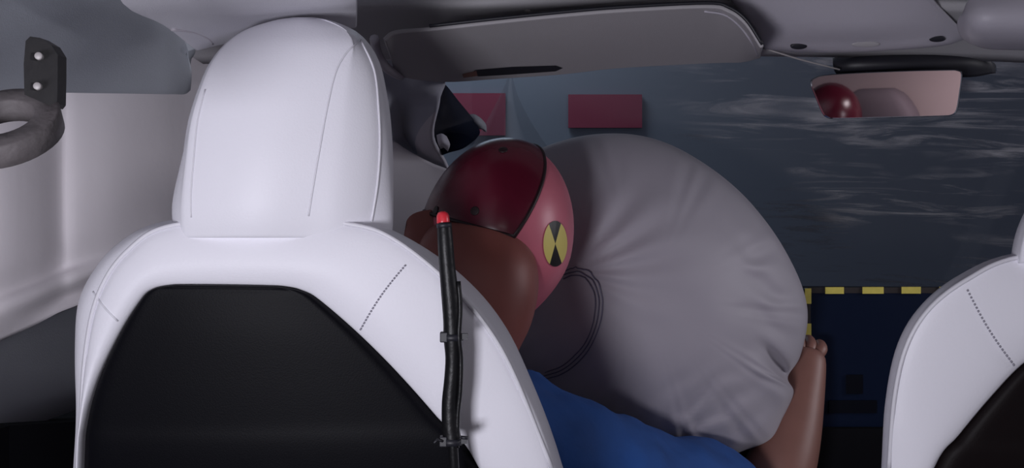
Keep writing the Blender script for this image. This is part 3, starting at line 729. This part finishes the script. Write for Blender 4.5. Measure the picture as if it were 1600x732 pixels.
# ------------------------------------------------------------------ red-tipped indicator lead strapped to the seat
iw = thing('indicator_lead', P(712, 900, .84), 'black taped lead with a red tip standing against the driver seat', 'lead')
rod = [(694, 348, .836, 11.5), (696, 380, .836, 12.5), (699, 420, .838, 13), (703, 460, .840, 14), (706, 500, .842, 14), (707, 527, .844, 14.5), (708, 560, .846, 12.5), (706, 595, .848, 12.5), (703, 630, .850, 13), (704, 665, .852, 14), (707, 690, .853, 14.5)]
pts = crom([(*P(a, b, d), r*d/F) for a, b, d, r in rod], 4)
tube('sleeve', [Vector(p[:3]) for p in pts], [float(p[3]) for p in pts], 'black', iw, 12)
cond = crom([P(716, 440, .838), P(719, 480, .838), P(717, 527, .838), P(720, 560, .842), P(719, 610, .845), P(715, 650, .848), P(714, 700, .850)], 4)
tube('side_wire', cond, .0022, 'black', iw, 6)
tube('tail', crom([P(707, 680, .853), P(710, 732, .858), P(716, 820, .870), P(722, 900, .885)], 4), .0044, 'black', iw, 8)
tube('red_tip', [P(693, 352, .836), P(692.5, 346, .836), P(692, 338, .836), P(692, 333, .836), P(692, 330.5, .836)], [.0058, .0058, .0056, .0044, .0018], 'red', iw, 12)
tube('collar_band', [P(693.5, 349, .836), P(694, 356, .836)], .0068, 'dark', iw, 12)
for px, py, d in ((707, 527, .844), (706, 690, .853)):
    z = tube('zip_tie', [P(px, py-5, d), P(px, py+5, d)], .0096, 'dark', iw, 12)
    box('clasp', P(px - 13, py, d - .004), .007, .008, .009, 'dark', z, bev=.001)
    box('tail', P(px + 15, py - 1, d - .002), .010, .004, .005, 'dark', z)
tube('tie_end', [P(692, 690, .845), P(683, 688, .842), P(678, 693, .84)], .0012, 'dark', iw, 6)
tube('tie_end', [P(720, 684, .845), P(731, 685, .845)], .0016, 'dark', iw, 6)

# ------------------------------------------------------------------ bracket at upper left
bk = thing('mounting_bracket', P(40, 190, .56), 'black mounting bracket with two bolts and a grey ring at upper left', 'bracket')
po = [(38, 148), (37, 100), (40, 64), (47, 57), (62, 59), (80, 70), (90, 86), (90, 120), (89, 162), (84, 168)]
fr_ = [P(a, b, .545 + (a-40)*.0003) for a, b in po]; bk_ = [p + Vector((.001, .009, 0)) for p in fr_]
n = len(po); mk('plate', fr_ + bk_, [tuple(range(n)), tuple(range(n, 2*n))] + [(i, (i+1) % n, n+(i+1) % n, n+i) for i in range(n)], 'bracket', bk, smooth=False)
for px, py in ((61, 88), (59, 135)): disc('bolt', P(px, py, .549), (.1, -1, .1), .0022, .003, 'steel', bk, 14)
RC = P(3, 192, .55); ax = Vector((.08, -math.sin(R(40)), math.cos(R(40)))).normalized(); e1 = Vector((1, 0, 0)); e2 = ax.cross(e1)
prof = [(.0175, 0), (.0175, .013), (.0185, .014), (.0305, .014), (.0318, .013), (.0318, 0), (.0305, -.001), (.0185, -.001)]
rows = [[RC + (e1*math.cos(a) + e2*math.sin(a))*r + ax*(h - .010) for a in np.linspace(0, 2*math.pi, 41)[:-1]] for r, h in prof + [prof[0]]]
v, f = gridmesh(rows, True); mk('ring', v, f, 'ring', bk)
tube('arm', [P(-30, 182, .56), P(-200, 190, .60), P(-500, 210, .66)], .012, 'ring', bk, 10)

# ------------------------------------------------------------------ centre screen with warning tape
cs = thing('centre_screen', P(1400, 700, 1.56), 'dark touchscreen edged with yellow and black tape between the seats', 'screen')
a, b = P(1262, 451, 1.55), P(1640, 692, 1.55)
box('panel', ((a.x+b.x)/2, 1.565, (a.z+b.z)/2), b.x-a.x, .022, a.z-b.z, 'screen', cs, bev=.003)
box('stand', ((a.x+b.x)/2, 1.60, b.z + .02), .10, .06, .08, 'dash', cs)
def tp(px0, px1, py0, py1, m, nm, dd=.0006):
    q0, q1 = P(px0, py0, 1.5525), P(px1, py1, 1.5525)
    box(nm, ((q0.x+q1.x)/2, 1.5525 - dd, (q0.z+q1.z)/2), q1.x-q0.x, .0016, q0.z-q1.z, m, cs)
box('black_tape', P(1451, 454, 1.5535), (1640-1262)/F*1.5535, .0012, 9/F*1.55, 'tapeblack', cs)
box('black_tape', P(1262, 572, 1.5535), 9/F*1.55, .0012, 240/F*1.55, 'tapeblack', cs)
for k, (x0, x1) in enumerate(((1289, 1318), (1347, 1380), (1408, 1438), (1467, 1497), (1526, 1556), (1585, 1615))):
    tp(x0, x1, 449 - .2*k, 459.5 - .2*k, 'tapeyellow', 'yellow_tape', .0014)
for y0, y1 in ((451, 475), (506, 527), (562, 586), (620, 644)): tp(1257, 1267, y0, y1, 'tapeyellow', 'yellow_tape', .0014)
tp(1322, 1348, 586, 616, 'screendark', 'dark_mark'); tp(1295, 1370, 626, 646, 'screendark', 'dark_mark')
tag(mk('trim_9', *boxgeo((.60, 1.62, .27), .36, .16, .54), 'doorblack', smooth=False), kind='structure')

# ------------------------------------------------------------------ rear of the cabin (seen only in the mirror)
rb = thing('rear_bench', (.18, -.84, 0), 'grey rear bench with headrests seen in the mirror', 'bench')
box('bench_back', (.18, -.86, .48), 1.25, .14, .60, 'reargrey', rb, Matrix.Rotation(R(14), 3, 'X'), .05)
box('bench_cushion', (.18, -.60, .22), 1.25, .50, .42, 'reargrey', rb, None, .05)
hz = []
for z, w_, t_ in ((.74, .13, .05), (.80, .14, .06), (.87, .10, .055), (.90, .06, .03)):
    hz.append([(-.22 + w_*c, -.88 + t_*s, z) for c, s in ((-1, -.6), (-1, .6), (-.7, 1), (.7, 1), (1, .6), (1, -.6), (.7, -1), (-.7, -1))])
loft('headrest', hz, 'reargrey', rb, nu=3, nv=3, closed=True, cap0=True, cap1=True)

rd = (ray(1297, 184) - mn*2*ray(1297, 184).dot(mn)).normalized(); hp = mplane(1297, 184) + rd*2.12
rdm = thing('rear_dummy', (hp.x, -.62, .43), 'second maroon-capped dummy on the rear bench, reflected in the mirror', 'dummy')
def ellip(c, r, nu=28, nv=16):
    V = [Vector(c) + Vector((r[0]*math.sin(math.pi*j/nv)*math.cos(2*math.pi*i/nu), r[1]*math.sin(math.pi*j/nv)*math.sin(2*math.pi*i/nu), r[2]*math.cos(math.pi*j/nv))) for j in range(nv+1) for i in range(nu)]
    return V, [(j*nu+i, j*nu+(i+1) % nu, (j+1)*nu+(i+1) % nu, (j+1)*nu+i) for j in range(nv) for i in range(nu)]
mk('skull_cap', *ellip(hp, (.105, .10, .12)), 'cap', rdm)
mk('head_skin', *ellip(hp + Vector((-.035, .05, -.045)), (.085, .075, .105)), 'face', rdm)
mk('torso', *gridmesh(grid([[(hp.x + w_*math.cos(a), hp.y + t_*math.sin(a), z) for a in np.linspace(0, 2*math.pi, 13)[:-1]] for z, w_, t_ in ((.43, .15, .11), (.52, .16, .12), (hp.z-.20, .19, .11), (hp.z-.14, .11, .08), (hp.z-.10, .055, .055), (hp.z-.02, .05, .05))], 2, 3, True), True, True, True), 'shirt', rdm)
print('REAR HEAD', hp)
